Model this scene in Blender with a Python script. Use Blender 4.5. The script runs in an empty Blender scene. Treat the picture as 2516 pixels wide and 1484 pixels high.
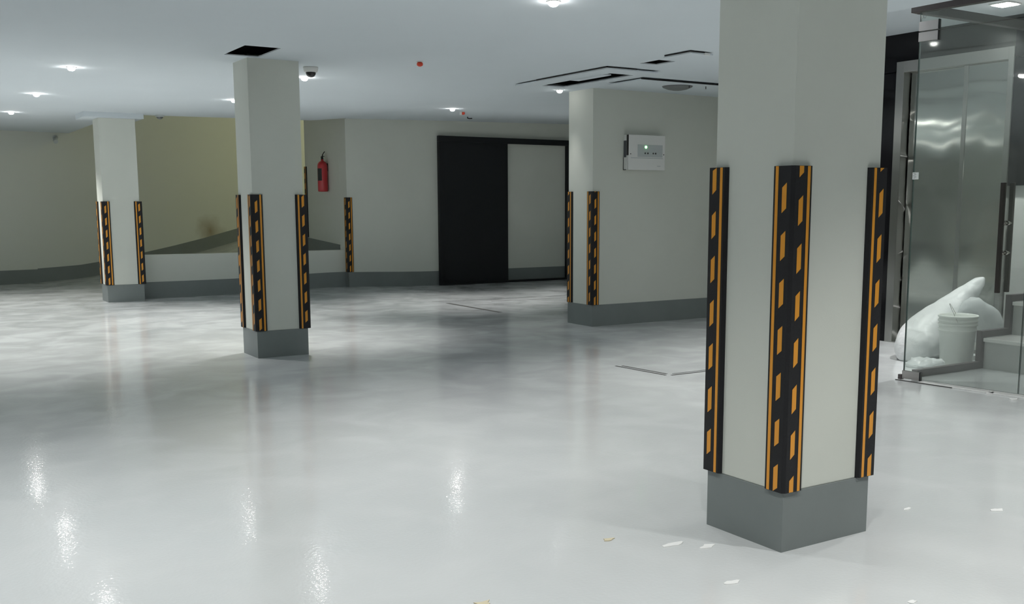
# Basement car park with striped corner guards.  World axes follow the building grid:
# +X = along the door wall (to the right), +Y = away from the camera, metres, floor at z = 0.
import bpy, bmesh, math, random
from mathutils import Vector, Matrix
random.seed(7)
S = bpy.context.scene
COL = S.collection
PI = math.pi
HC = 2.495          # main ceiling height
HL = 2.84           # lift lobby ceiling height
HS = 0.23           # painted grey skirting height

# ------------------------------------------------------------------ materials
MATS = {}
def new_mat(name):
    m = bpy.data.materials.new(name); m.use_nodes = True
    nt = m.node_tree; b = nt.nodes['Principled BSDF']
    MATS[name] = m
    return m, nt, b
def node(nt, kind, **kw):
    n = nt.nodes.new(kind)
    for k, v in kw.items():
        if k in n.inputs: n.inputs[k].default_value = v
        else: setattr(n, k, v)
    return n
def coords(nt, scale=(1, 1, 1)):
    tc = node(nt, 'ShaderNodeTexCoord'); mp = node(nt, 'ShaderNodeMapping')
    mp.inputs['Scale'].default_value = scale
    nt.links.new(tc.outputs['Object'], mp.inputs['Vector'])
    return mp.outputs['Vector']
def mat(name, col, rough=.5, metal=0., spec=.5, vary=0., vscale=3., bump=0., bscale=60., emit=None, estr=0., coat=0.):
    m, nt, b = new_mat(name)
    b.inputs['Roughness'].default_value = rough
    b.inputs['Metallic'].default_value = metal
    b.inputs['Specular IOR Level'].default_value = spec
    b.inputs['Coat Weight'].default_value = coat
    b.inputs['Base Color'].default_value = (*col, 1)
    v = coords(nt)
    if vary:
        nz = node(nt, 'ShaderNodeTexNoise', Scale=vscale, Detail=5., Roughness=.6)
        nt.links.new(v, nz.inputs['Vector'])
        rp = node(nt, 'ShaderNodeValToRGB')
        rp.color_ramp.elements[0].position = .3; rp.color_ramp.elements[1].position = .7
        rp.color_ramp.elements[0].color = (*[c*(1-vary) for c in col], 1)
        rp.color_ramp.elements[1].color = (*[min(1, c*(1+vary)) for c in col], 1)
        nt.links.new(nz.outputs['Fac'], rp.inputs['Fac']); nt.links.new(rp.outputs['Color'], b.inputs['Base Color'])
    if bump:
        nb = node(nt, 'ShaderNodeTexNoise', Scale=bscale, Detail=3.)
        nt.links.new(v, nb.inputs['Vector'])
        bp = node(nt, 'ShaderNodeBump', Strength=bump, Distance=.01)
        nt.links.new(nb.outputs['Fac'], bp.inputs['Height']); nt.links.new(bp.outputs['Normal'], b.inputs['Normal'])
    if emit:
        b.inputs['Emission Color'].default_value = (*emit, 1); b.inputs['Emission Strength'].default_value = estr
    return m

WALLC = (.66, .685, .625)
mat('wall_paint', WALLC, .75, vary=.03, vscale=1.2, bump=.06, bscale=180)
mat('ceiling_paint', (.655, .715, .75), .9, spec=.2, vary=.02, vscale=.6)
mat('skirt_paint', (.20, .226, .224), .45, vary=.06, vscale=2)
mat('rubber_black', (.012, .012, .014), .55, spec=.35, bump=.15, bscale=300)
mat('reflective_yellow', (.78, .33, .03), .4)
mat('black_steel', (.009, .011, .013), .45, spec=.3, bump=.05, bscale=40)
mat('polished_black', (.005, .005, .006), .08, spec=.28)
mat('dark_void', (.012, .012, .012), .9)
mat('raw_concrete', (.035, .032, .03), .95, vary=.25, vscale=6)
mat('hook_and_gap_shade', (.012, .012, .012), .7)
mat('white_plastic', (.78, .79, .77), .4)
mat('grey_plastic', (.09, .10, .11), .5)
mat('pale_grey_plastic', (.50, .54, .54), .4)
mat('extinguisher_red', (.52, .03, .04), .35, coat=.3)
mat('label_dark', (.03, .03, .03), .5)
mat('camera_dome', (.02, .018, .02), .08)
mat('sprinkler_red', (.75, .07, .03), .5)
mat('led_green', (.1, .8, .2), .4, emit=(.25, 1., .3), estr=14.)
mat('lamp_glow', (1, 1, 1), .5, emit=(1., .98, .95), estr=150.)
mat('lamp_glow_soft', (1, 1, 1), .5, emit=(1., .98, .95), estr=22.)
mat('patch_steel', (.46, .44, .43), .38, metal=1.)
mat('brown_trim', (.075, .062, .062), .35, spec=.5)
mat('chrome', (.62, .58, .54), .12, metal=1.)
mat('handle_metal', (.10, .09, .085), .3, metal=1.)
mat('marble', (.80, .80, .77), .2, vary=.05, vscale=3)
mat('stair_riser', (.50, .51, .49), .35, vary=.06, vscale=4)
mat('bucket_white', (.74, .77, .73), .45)
mat('sticker', (.75, .77, .76), .6)
mat('sticker_ink', (.28, .30, .30), .6)
mat('groove', (.045, .045, .042), .8)
mat('sill_white', (.72, .73, .72), .3)
mat('ramp_concrete', (.40, .42, .36), .7, vary=.08, vscale=3)
mat('tape_red', (.30, .05, .05), .6)
mat('door_gap', (.02, .02, .02), .6)
mat('bowl_grey', (.17, .18, .18), .6)
mat('debris', (.62, .56, .40), .7)
mat('paint_fleck', (.86, .87, .86), .3)

# left ramp wall: off-white paint with one brown smudge above the skirting
def ramp_wall_material():
    m, nt, b = new_mat('ramp_wall_paint')
    b.inputs['Roughness'].default_value = .75
    g = node(nt, 'ShaderNodeNewGeometry')
    nz = node(nt, 'ShaderNodeTexNoise', Scale=2.5, Detail=4.)
    nt.links.new(g.outputs['Position'], nz.inputs['Vector'])
    ad = node(nt, 'ShaderNodeVectorMath', operation='MULTIPLY_ADD')
    ad.inputs[1].default_value = (.5, .5, .35)
    nt.links.new(nz.outputs['Color'], ad.inputs[0]); nt.links.new(g.outputs['Position'], ad.inputs[2])
    d = node(nt, 'ShaderNodeVectorMath', operation='DISTANCE')
    d.inputs[1].default_value = (5.22+.25, 19.52+.25, .80+.17)
    nt.links.new(ad.outputs[0], d.inputs[0])
    rp = node(nt, 'ShaderNodeValToRGB')
    rp.color_ramp.elements[0].position = .02; rp.color_ramp.elements[0].color = (.33, .28, .19, 1)
    rp.color_ramp.elements[1].position = .38; rp.color_ramp.elements[1].color = (*WALLC, 1)
    nt.links.new(d.outputs['Value'], rp.inputs['Fac']); nt.links.new(rp.outputs['Color'], b.inputs['Base Color'])
ramp_wall_material()

# glossy grey epoxy floor: patchy trowelled tone, small waves, varying gloss
def floor_material():
    m, nt, b = new_mat('epoxy_floor')
    v = coords(nt)
    n1 = node(nt, 'ShaderNodeTexNoise', Scale=.7, Detail=3., Roughness=.5, Distortion=.4)
    n2 = node(nt, 'ShaderNodeTexNoise', Scale=2.4, Detail=3., Roughness=.5, Distortion=.5)
    for n in (n1, n2): nt.links.new(v, n.inputs['Vector'])
    mx = node(nt, 'ShaderNodeMath', operation='MULTIPLY_ADD'); mx.inputs[1].default_value = .45
    nt.links.new(n2.outputs['Fac'], mx.inputs[0])
    sc = node(nt, 'ShaderNodeMath', operation='MULTIPLY'); sc.inputs[1].default_value = .55
    nt.links.new(n1.outputs['Fac'], sc.inputs[0]); nt.links.new(sc.outputs[0], mx.inputs[2])
    rp = node(nt, 'ShaderNodeValToRGB')
    rp.color_ramp.elements[0].position = .34; rp.color_ramp.elements[0].color = (.60, .625, .63, 1)
    rp.color_ramp.elements[1].position = .66; rp.color_ramp.elements[1].color = (.65, .67, .675, 1)
    nt.links.new(mx.outputs[0], rp.inputs['Fac']); nt.links.new(rp.outputs['Color'], b.inputs['Base Color'])
    rr = node(nt, 'ShaderNodeMapRange'); rr.inputs['From Min'].default_value = .35; rr.inputs['From Max'].default_value = .65
    rr.inputs['To Min'].default_value = .12; rr.inputs['To Max'].default_value = .26
    nt.links.new(n2.outputs['Fac'], rr.inputs['Value']); nt.links.new(rr.outputs['Result'], b.inputs['Roughness'])
    b.inputs['Specular IOR Level'].default_value = .5
    b.inputs['Coat Weight'].default_value = .3; b.inputs['Coat Roughness'].default_value = .018
    h1 = node(nt, 'ShaderNodeTexNoise', Scale=6., Detail=2.)
    h2 = node(nt, 'ShaderNodeTexNoise', Scale=62., Detail=1.)
    for n in (h1, h2): nt.links.new(v, n.inputs['Vector'])
    b1 = node(nt, 'ShaderNodeBump', Strength=.3, Distance=.0013)
    b2 = node(nt, 'ShaderNodeBump', Strength=.6, Distance=.0007)
    nt.links.new(h1.outputs['Fac'], b1.inputs['Height']); nt.links.new(h2.outputs['Fac'], b2.inputs['Height'])
    nt.links.new(b1.outputs['Normal'], b2.inputs['Normal']); nt.links.new(b2.outputs['Normal'], b.inputs['Normal']); nt.links.new(b2.outputs['Normal'], b.inputs['Coat Normal'])
floor_material()

# brushed stainless sheet: brushing runs vertically and spreads highlights sideways
def steel_material(name, base, rough, wave=.5):
    m, nt, b = new_mat(name)
    b.inputs['Metallic'].default_value = 1.; b.inputs['Base Color'].default_value = (*base, 1)
    b.inputs['Roughness'].default_value = rough; b.inputs['Anisotropic'].default_value = 1.
    tg = node(nt, 'ShaderNodeCombineXYZ'); tg.inputs[1].default_value = 1.
    nt.links.new(tg.outputs[0], b.inputs['Tangent'])
    g = node(nt, 'ShaderNodeNewGeometry')
    mp2 = node(nt, 'ShaderNodeMapping'); mp2.inputs['Scale'].default_value = (1, 2.6, 1.1)
    nt.links.new(g.outputs['Position'], mp2.inputs['Vector'])
    n2 = node(nt, 'ShaderNodeTexNoise', Scale=1., Detail=1.); nt.links.new(mp2.outputs['Vector'], n2.inputs['Vector'])
    b2 = node(nt, 'ShaderNodeBump', Strength=wave, Distance=.02); nt.links.new(n2.outputs['Fac'], b2.inputs['Height'])
    nt.links.new(b2.outputs['Normal'], b.inputs['Normal'])
steel_material('brushed_steel', (.52, .53, .50), .11)
steel_material('jamb_steel', (.44, .44, .42), .30, .04)

# clear float glass: see-through with a Fresnel mirror and a thin dusty film
def glass_material(name, tint, haze):
    m = bpy.data.materials.new(name); m.use_nodes = True; MATS[name] = m
    nt = m.node_tree; nt.nodes.clear()
    out = node(nt, 'ShaderNodeOutputMaterial')
    tr = node(nt, 'ShaderNodeBsdfTransparent', Color=(*tint, 1))
    gl = node(nt, 'ShaderNodeBsdfGlossy', Roughness=.02, Color=(1, 1, 1, 1))
    fr = node(nt, 'ShaderNodeFresnel', IOR=1.5)
    mx = node(nt, 'ShaderNodeMixShader'); nt.links.new(fr.outputs[0], mx.inputs[0])
    nt.links.new(tr.outputs[0], mx.inputs[1]); nt.links.new(gl.outputs[0], mx.inputs[2])
    df = node(nt, 'ShaderNodeBsdfTranslucent', Color=(.78, .82, .79, 1))
    d2 = node(nt, 'ShaderNodeBsdfDiffuse', Color=(.78, .82, .79, 1))
    dm = node(nt, 'ShaderNodeMixShader'); dm.inputs[0].default_value = .5
    nt.links.new(df.outputs[0], dm.inputs[1]); nt.links.new(d2.outputs[0], dm.inputs[2])
    nz = node(nt, 'ShaderNodeTexNoise', Scale=2.2, Detail=5.); nt.links.new(coords(nt), nz.inputs['Vector'])
    rr = node(nt, 'ShaderNodeMapRange'); rr.inputs['From Min'].default_value = .3; rr.inputs['From Max'].default_value = .7
    rr.inputs['To Min'].default_value = haze*.6; rr.inputs['To Max'].default_value = haze*1.5
    nt.links.new(nz.outputs['Fac'], rr.inputs['Value'])
    fin = node(nt, 'ShaderNodeMixShader'); nt.links.new(rr.outputs['Result'], fin.inputs[0])
    nt.links.new(mx.outputs[0], fin.inputs[1]); nt.links.new(dm.outputs[0], fin.inputs[2])
    nt.links.new(fin.outputs[0], out.inputs['Surface'])
glass_material('door_glass', (.95, .975, .96), .055)
glass_material('partition_glass', (.96, .975, .965), .015)
mat('glass_edge', (.02, .06, .05), .15)

# thin white plastic sheet: part translucent
def sack_material(name, col, trans, rough, clear):
    m = bpy.data.materials.new(name); m.use_nodes = True; MATS[name] = m
    nt = m.node_tree; b = nt.nodes['Principled BSDF']; out = nt.nodes['Material Output']
    b.inputs['Base Color'].default_value = (*col, 1); b.inputs['Roughness'].default_value = rough
    t = node(nt, 'ShaderNodeBsdfTranslucent', Color=(*col, 1))
    mx = node(nt, 'ShaderNodeMixShader'); mx.inputs[0].default_value = trans
    nt.links.new(b.outputs[0], mx.inputs[1]); nt.links.new(t.outputs[0], mx.inputs[2])
    v = coords(nt)
    nz = node(nt, 'ShaderNodeTexNoise', Scale=9., Detail=4., Distortion=1.2); nt.links.new(v, nz.inputs['Vector'])
    bp = node(nt, 'ShaderNodeBump', Strength=.45, Distance=.02); nt.links.new(nz.outputs['Fac'], bp.inputs['Height'])
    nt.links.new(bp.outputs['Normal'], b.inputs['Normal'])
    last = mx
    if clear:
        tr = node(nt, 'ShaderNodeBsdfTransparent', Color=(.95, .96, .96, 1))
        m2 = node(nt, 'ShaderNodeMixShader'); m2.inputs[0].default_value = clear
        nt.links.new(mx.outputs[0], m2.inputs[1]); nt.links.new(tr.outputs[0], m2.inputs[2]); last = m2
    nt.links.new(last.outputs[0], out.inputs['Surface'])
sack_material('sack_white', (.80, .82, .82), .2, .4, 0)
sack_material('film_clear', (.78, .81, .81), .3, .12, .3)

# ------------------------------------------------------------------ mesh helpers
class MB:
    """collects shapes; build() links them as one mesh object"""
    def __init__(self): self.bm = bmesh.new(); self.mats = []
    def mi(self, m):
        if m not in self.mats: self.mats.append(m)
        return self.mats.index(m)
    def poly(self, pts, m):
        f = self.bm.faces.new([self.bm.verts.new(p) for p in pts]); f.material_index = self.mi(m); return f
    def box(self, x0, x1, y0, y1, z0, z1, m, bevel=0.):
        t = bmesh.new(); bmesh.ops.create_cube(t, size=1)
        bmesh.ops.scale(t, vec=(x1-x0, y1-y0, z1-z0), verts=t.verts)
        bmesh.ops.translate(t, vec=((x0+x1)/2, (y0+y1)/2, (z0+z1)/2), verts=t.verts)
        if bevel: bmesh.ops.bevel(t, geom=t.edges[:], offset=bevel, segments=2, affect='EDGES', profile=.6)
        self.merge(t, m)
    def merge(self, t, m, mx=None):
        i = self.mi(m)
        if mx: bmesh.ops.transform(t, matrix=mx, verts=t.verts)
        for f in t.faces: f.material_index = i
        me = bpy.data.meshes.new('t'); t.to_mesh(me); t.free(); self.bm.from_mesh(me); bpy.data.meshes.remove(me)
    def prism(self, outline, z0, z1, m):
        t = bmesh.new()
        lo = [t.verts.new((x, y, z0)) for x, y in outline]; hi = [t.verts.new((x, y, z1)) for x, y in outline]
        n = len(outline)
        t.faces.new(lo[::-1]); t.faces.new(hi)
        for k in range(n): t.faces.new((lo[k], lo[(k+1) % n], hi[(k+1) % n], hi[k]))
        bmesh.ops.recalc_face_normals(t, faces=t.faces); self.merge(t, m)
    def lathe(self, prof, m, seg=32, mx=None, smooth=True):
        t = bmesh.new(); rings = []
        for r, z in prof:
            rings.append([t.verts.new((r*math.cos(2*PI*k/seg), r*math.sin(2*PI*k/seg), z)) for k in range(seg)] if r > 1e-6 else [t.verts.new((0, 0, z))])
        for a, b in zip(rings, rings[1:]):
            for k in range(seg):
                k2 = (k+1) % seg
                q = [a[k % len(a)], a[k2 % len(a)], b[k2 % len(b)], b[k % len(b)]]
                q = [v for i, v in enumerate(q) if v not in q[:i]]
                if len(q) > 2:
                    f = t.faces.new(q); f.smooth = smooth
        bmesh.ops.recalc_face_normals(t, faces=t.faces)
        self.merge(t, m, mx)
    def tube(self, pts, r, m, seg=12):
        pts = [Vector(p) for p in pts]; t = bmesh.new(); rings = []
        for i, p in enumerate(pts):
            d = (pts[min(i+1, len(pts)-1)]-pts[max(i-1, 0)]).normalized()
            u = d.orthogonal().normalized(); w = d.cross(u)
            if rings and len(rings) > 0:
                u = (pu - d*pu.dot(d)).normalized(); w = d.cross(u)
            pu = u
            rr = r[i] if isinstance(r, (list, tuple)) else r
            rings.append([t.verts.new(p+u*rr*math.cos(2*PI*k/seg)+w*rr*math.sin(2*PI*k/seg)) for k in range(seg)])
        for a, b in zip(rings, rings[1:]):
            for k in range(seg):
                f = t.faces.new((a[k], a[(k+1) % seg], b[(k+1) % seg], b[k])); f.smooth = True
        t.faces.new(rings[0][::-1]); t.faces.new(rings[-1])
        bmesh.ops.recalc_face_normals(t, faces=t.faces); self.merge(t, m)
    def build(self, name, parent=None, loc=(0, 0, 0), rotz=0., kind=None):
        me = bpy.data.meshes.new(name); self.bm.to_mesh(me); self.bm.free()
        for m in self.mats: me.materials.append(MATS[m])
        o = bpy.data.objects.new(name, me); COL.objects.link(o)
        o.location = loc; o.rotation_euler = (0, 0, rotz)
        if parent: o.parent = parent
        if kind: o['kind'] = kind
        return o
def tag(o, label, cat, group=None):
    o['label'] = label; o['category'] = cat
    if group: o['group'] = group
    return o
def thing(name, loc, label, cat, group=None, rotz=0.):
    o = bpy.data.objects.new(name, None); COL.objects.link(o)
    o.location = loc; o.rotation_euler = (0, 0, rotz); o.empty_display_size = .1
    return tag(o, label, cat, group)
def struct(o, label, cat):
    o['kind'] = 'structure'; o['label'] = label; o['category'] = cat
    return o
def sstep(a, b, x):
    x = max(0., min(1., (x-a)/(b-a))); return x*x*(3-2*x)
def lerp_table(tb, x):
    if x <= tb[0][0]: return tb[0][1]
    for (a, va), (b, vb) in zip(tb, tb[1:]):
        if x <= b: return va+(vb-va)*(x-a)/(b-a)
    return tb[-1][1]

# ------------------------------------------------------------------ levels
LA, LD = Vector((1.597, 18.86)), Vector((.9832, .1825)).normalized()      # left (ramp side) wall line
def left_y(x): return LA.y+(x-LA.x)*LD.y/LD.x
def ceil_z(x, y):                                                          # ceiling lifts gently towards the far door wall
    w = sstep(9.8, 14.8, y)
    return HC+w*lerp_table([(2.5, 0), (3.1, .0), (5.5, .03), (6.0, .085), (7.5, .117), (10.1, .165), (12, .17)], x)
def floor_z(x, y):
    return .04*math.exp(-(((x-5.9)/1.0)**2+((y-14.9)/1.3)**2))
RA = [(2.0, 0), (2.48, .02), (2.875, .041), (3.17, .08), (3.55, .142), (3.976, .218), (4.497, .319), (5.077, .446), (5.745, .612), (7.23, .97), (10.4, 1.72)]   # along the left wall
RB = [(2.98, 0), (3.3, .02), (4.2, .13), (6.03, .44), (7.2, .72), (10.4, 1.5)]                                                                                # along the low wall
def ramp_z(x, y):
    f = max(0., min(1., (y-15.07)/(left_y(x)-15.07)))
    return (1-f)*lerp_table(RB, x)+f*lerp_table(RA, x)

# ------------------------------------------------------------------ floor
b = MB()
xs = sorted(set([-8+.5*i for i in range(int(16/.5)+1)]+[2.7, 8.01, 8.5, 9, 9.5, 10, 10.5, 11.0]+[4.6+.2*i for i in range(14)]))
ys = sorted(set([-5+.5*i for i in range(51)]+[13.4+.2*i for i in range(9)]+[14.92]))
for i in range(len(xs)-1):
    for j in range(len(ys)-1):
        x0, x1, y0, y1 = xs[i], xs[i+1], ys[j], ys[j+1]
        if x1 > 8.011 and y0 < 8.9: continue
        if x0 >= 1.999 and y0 >= 14.919: continue
        if x1 > 11.001: continue
        if y0 > left_y((x0+x1)/2)+.6: continue
        q = [(x0, y0), (x1, y0), (x1, y1), (x0, y1)]
        b.poly([(x, y, floor_z(x, y)) for x, y in q], 'epoxy_floor')
bmesh.ops.remove_doubles(b.bm, verts=b.bm.verts, dist=1e-4)
for f in b.bm.faces: f.smooth = True
fl = b.build('floor'); struct(fl, 'glossy pale grey epoxy floor across the whole basement', 'floor')

# ramp floor behind the low wall
b = MB()
rx = [2.0+.25*i for i in range(35)]; ry = [14.92+.3*i for i in range(19)]
for i in range(len(rx)-1):
    for j in range(len(ry)-1):
        b.poly([(x, y, ramp_z(x, y)) for x, y in ((rx[i], ry[j]), (rx[i+1], ry[j]), (rx[i+1], ry[j+1]), (rx[i], ry[j+1]))], 'epoxy_floor')
bmesh.ops.remove_doubles(b.bm, verts=b.bm.verts, dist=1e-4)
for f in b.bm.faces: f.smooth = True
struct(b.build('floor_ramp'), 'car ramp rising to the right behind the low white wall', 'ramp')

# ------------------------------------------------------------------ ceiling (grid with openings)
HATCH = (2.44, 2.72, 7.93, 8.50)           # open square hole beside the second pillar
SLOT = (5.68, 5.95, 7.66, 8.80)            # long dark slot in the hung panel
SLOTC = (5.62, 6.01, 7.60, 8.85)          # rougher hole above it
DIAM = (5.60, 5.78, 6.87, 7.13)           # small open hole
LOBBY = (5.46, 8.01, -5.0, 5.9); LOBBY2 = (6.75, 8.01, 5.9, 7.4)           # raised lobby ceiling
WELL_X, WELL_Y = 2.82, 14.75               # open above the ramp
b = MB()
cx = sorted(set([-8, -5, -2, 0, 1, 2, 2.5, 3, 3.5, 4, 4.5, 5, 5.3, 6.026, 6.4, 7, 7.5, 8.3, 8.5, 9, 9.6, 10.2, 11, WELL_X]+list(HATCH[:2])+list(SLOTC[:2])+list(DIAM[:2])+list(LOBBY[:2])+[6.75]))
cy = sorted(set([-5, -2, 0, 2, 4, 5, 6, 7, 9, 9.5, 10, 10.5, 11, 11.5, 12, 12.5, 13, 13.5, 14, 14.4, WELL_Y, 14.81, 15.5, 16.5, 17.5, 18.5, 19.3]+list(HATCH[2:])+list(SLOTC[2:])+list(DIAM[2:])+list(LOBBY[2:])+[7.4]))
def inside(q, x, y): return q[0]-1e-4 < x < q[1]+1e-4 and q[2]-1e-4 < y < q[3]+1e-4
for i in range(len(cx)-1):
    for j in range(len(cy)-1):
        x0, x1, y0, y1 = cx[i], cx[i+1], cy[j], cy[j+1]; mx_, my_ = (x0+x1)/2, (y0+y1)/2
        if any(inside(q, mx_, my_) for q in (HATCH, SLOTC, DIAM, LOBBY, LOBBY2)): continue
        if mx_ > WELL_X and my_ > WELL_Y and mx_ < 6.026: continue
        if mx_ > 6.026 and my_ > 14.81: continue
        if mx_ > 8.35 and my_ < 8.86: continue
        if y0 > left_y(mx_): continue
        for z, fl_ in ((0, 1), (.009, 0)):
            q = [(x0, y0), (x1, y0), (x1, y1), (x0, y1)]
            if fl_: q = q[::-1]
            b.poly([(x, y, ceil_z(x, y)+z) for x, y in q], 'ceiling_paint')
bmesh.ops.remove_doubles(b.bm, verts=b.bm.verts, dist=1e-4)
# close the slab edges (rim of every opening)
be = [e for e in b.bm.edges if e.is_boundary and all(v.co.z < ceil_z(v.co.x, v.co.y)+.0045 for v in e.verts)]
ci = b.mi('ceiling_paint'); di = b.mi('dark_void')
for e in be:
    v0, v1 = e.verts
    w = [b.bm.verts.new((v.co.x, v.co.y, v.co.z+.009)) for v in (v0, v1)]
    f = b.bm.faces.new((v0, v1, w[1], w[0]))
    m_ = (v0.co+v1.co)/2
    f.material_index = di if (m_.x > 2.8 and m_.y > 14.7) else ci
ce = b.build('ceiling'); struct(ce, 'flat white plasterboard ceiling of the parking hall', 'ceiling')
# raised lobby ceiling with its upstand faces
b = MB()
for q in (LOBBY, LOBBY2): b.poly([(q[0], q[2], HL), (q[0], q[3], HL), (q[1], q[3], HL), (q[1], q[2], HL)], 'ceiling_paint')
for p, q in (((5.46, -5.0), (5.46, 5.9)), ((5.46, 5.9), (6.75, 5.9)), ((6.75, 5.9), (6.75, 7.4)), ((6.75, 7.4), (8.01, 7.4))):
    b.poly([(*p, HC), (*q, HC), (*q, HL), (*p, HL)], 'ceiling_paint')
struct(b.build('ceiling_lobby'), 'raised white ceiling above the lift lobby at right', 'ceiling')
# voids seen through the openings
def void_box(q, h, skirt, name, label, depth_mat='raw_concrete'):
    b = MB(); x0, x1, y0, y1 = q; z = HC+.012; e = skirt
    X0, X1, Y0, Y1 = x0-e, x1+e, y0-e, y1+e; Z0, Z1 = HC+.009, HC+.009+h
    b.poly([(X0, Y0, Z1), (X1, Y0, Z1), (X1, Y1, Z1), (X0, Y1, Z1)], depth_mat)
    for p, q2 in (((X0, Y0), (X1, Y0)), ((X1, Y0), (X1, Y1)), ((X1, Y1), (X0, Y1)), ((X0, Y1), (X0, Y0))):
        b.poly([(*p, Z0), (*q2, Z0), (*q2, Z1), (*p, Z1)], depth_mat)
    return b
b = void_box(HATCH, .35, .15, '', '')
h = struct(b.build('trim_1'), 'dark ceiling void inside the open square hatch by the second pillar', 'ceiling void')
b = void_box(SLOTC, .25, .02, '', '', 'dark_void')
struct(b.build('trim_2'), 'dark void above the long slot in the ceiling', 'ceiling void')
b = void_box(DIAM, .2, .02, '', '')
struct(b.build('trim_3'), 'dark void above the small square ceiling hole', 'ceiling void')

# ------------------------------------------------------------------ walls
def wall_slab(name, p, q, z0, z1, m, label, th=.2, side=1, top=None):
    """vertical slab whose visible face runs p -> q; thickness goes to `side` of the direction"""
    d = (Vector(q)-Vector(p)).normalized(); nrm = Vector((-d.y, d.x))*side*th
    b = MB(); pts = [Vector(p), Vector(q), Vector(q)+nrm, Vector(p)+nrm]
    b.prism([tuple(v) for v in pts], z0, z1, m)
    return struct(b.build(name), label, 'wall')
def skirt(name, p, q, label, z0=0., z1=HS, side=-1, th=.006, zf=None, n=1):
    """painted band: thin coat standing off the wall face; zf gives a varying base level"""
    p, q = Vector(p), Vector(q); d = (q-p).normalized(); nr = Vector((-d.y, d.x))*side*th
    b = MB()
    for i in range(n):
        a, c = p.lerp(q, i/n), p.lerp(q, (i+1)/n)
        za = zf(a) if zf else 0.; zc = zf(c) if zf else 0.
        A, C = a+nr, c+nr
        b.poly([(A.x, A.y, z0+za), (C.x, C.y, z0+zc), (C.x, C.y, z1+zc), (A.x, A.y, z1+za)], 'skirt_paint')
        b.poly([(A.x, A.y, z1+za), (C.x, C.y, z1+zc), (c.x, c.y, z1+zc), (a.x, a.y, z1+za)], 'skirt_paint')
    for a, z in ((p, zf(p) if zf else 0.), (q, zf(q) if zf else 0.)):
        A = a+nr; b.poly([(A.x, A.y, z0+z), (a.x, a.y, z0+z), (a.x, a.y, z1+z), (A.x, A.y, z1+z)], 'skirt_paint')
    bmesh.ops.recalc_face_normals(b.bm, faces=b.bm.faces)
    return struct(b.build(name), label, 'skirting')

def L(s): v = LA+LD*s; return (v.x, v.y)
# left wall: hall part then the tall ramp part
wall_slab('wall_left', L(-10), L(1.3), -.2, 2.75, 'ramp_wall_paint', 'pale wall on the far left beyond the first pillar')
wall_slab('wall_ramp', L(1.3), L(9.2), -.2, 4.6, 'ramp_wall_paint', 'tall wall along the ramp lit pale yellow')
skirt('baseboard_left', L(-10), L(.6), 'dark grey painted band along the left wall')
skirt('baseboard_ramp', L(.6), L(9.0), 'dark grey painted band climbing the ramp wall', zf=lambda v: max(0., ramp_z(v.x, v.y)), z0=-.02, z1=.235, n=60)
# far door wall
BX, BY = 6.026, 14.81
wall_slab('wall_far', (BX, BY), (11.2, BY), -.2, 2.9, 'wall_paint', 'far wall carrying the black sliding door', th=.3)
skirt('baseboard_far', (BX, BY), (11.0, BY), 'dark grey painted band along the far wall', zf=lambda v: floor_z(v.x, v.y), n=12)
# wall with the extinguisher, running back along the ramp
b = MB()
b.prism([(BX, BY+.301), (BX+.3, BY+.301), (BX+.3, 16.58), (BX, 16.58)], -.2, 4.6, 'wall_paint')
b.prism([(BX, BY), (BX+.3, BY), (BX+.3, BY+.301), (BX, BY+.301)], 2.9, 4.6, 'wall_paint')
struct(b.build('wall_ramp_side'), 'shaded side wall carrying the red extinguisher beside the ramp', 'wall')
b = MB()
for i in range(8):
    y0, y1 = 15.13+1.45*i/8, 15.13+1.45*(i+1)/8
    z0, z1 = .68+.075*i/8, .68+.075*(i+1)/8
    b.poly([(BX-.006, y0, z0-.25), (BX-.006, y1, z1-.25), (BX-.006, y1, z1), (BX-.006, y0, z0)], 'skirt_paint')
    b.poly([(BX-.006, y0, z0), (BX-.006, y1, z1), (BX, y1, z1), (BX, y0, z0)], 'skirt_paint')
b.poly([(BX-.006, 15.13, .43), (BX, 15.13, .43), (BX, 15.13, .68), (BX-.006, 15.13, .68)], 'skirt_paint')
struct(b.build('baseboard_ramp_side'), 'dark grey painted band on the extinguisher wall above the low wall', 'skirting')
b = MB()
b.poly([(BX-.006, BY, -.01), (BX-.006, 14.92, -.01), (BX-.006, 14.92, HS+.04), (BX-.006, BY, HS+.04)], 'skirt_paint')
struct(b.build('baseboard_corner'), 'short dark grey band at the corner beneath the far guard', 'skirting')
# low parapet between the first pillar and the far wall
b = MB(); b.box(2.983, BX-.002, 14.92, 15.07, -.2, .605, 'wall_paint')
struct(b.build('wall_parapet'), 'low white wall between first pillar and far corner', 'wall')
skirt('baseboard_parapet', (2.983, 14.92), (BX-.002, 14.92), 'dark grey painted band along the low white wall', zf=lambda v: floor_z(v.x, v.y), n=12)
# right block: end face and long face with the control panel
b = MB(); b.box(6.354, 8.2, 8.86, 9.305, -.2, 2.9, 'wall_paint')
struct(b.build('wall_block'), 'grey wall block carrying the white control panel', 'wall')
b = MB()
for p, q, s in (((6.354, 8.86), (8.12, 8.86), -1), ((6.354, 9.305), (6.354, 8.86), -1)):
    P, Q = Vector(p), Vector(q); d = (Q-P).normalized(); nr = Vector((-d.y, d.x))*s*.006
    A = P+nr-d*.006; C = Q+nr+d*.006
    b.poly([(A.x, A.y, -.01), (C.x, C.y, -.01), (C.x, C.y, HS), (A.x, A.y, HS)], 'skirt_paint')
    b.poly([(A.x, A.y, HS), (C.x, C.y, HS), (Q.x, Q.y, HS), (P.x, P.y, HS)], 'skirt_paint')
bmesh.ops.recalc_face_normals(b.bm, faces=b.bm.faces)
struct(b.build('baseboard_block'), 'dark grey painted band around the wall block with the panel', 'skirting')
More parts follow.
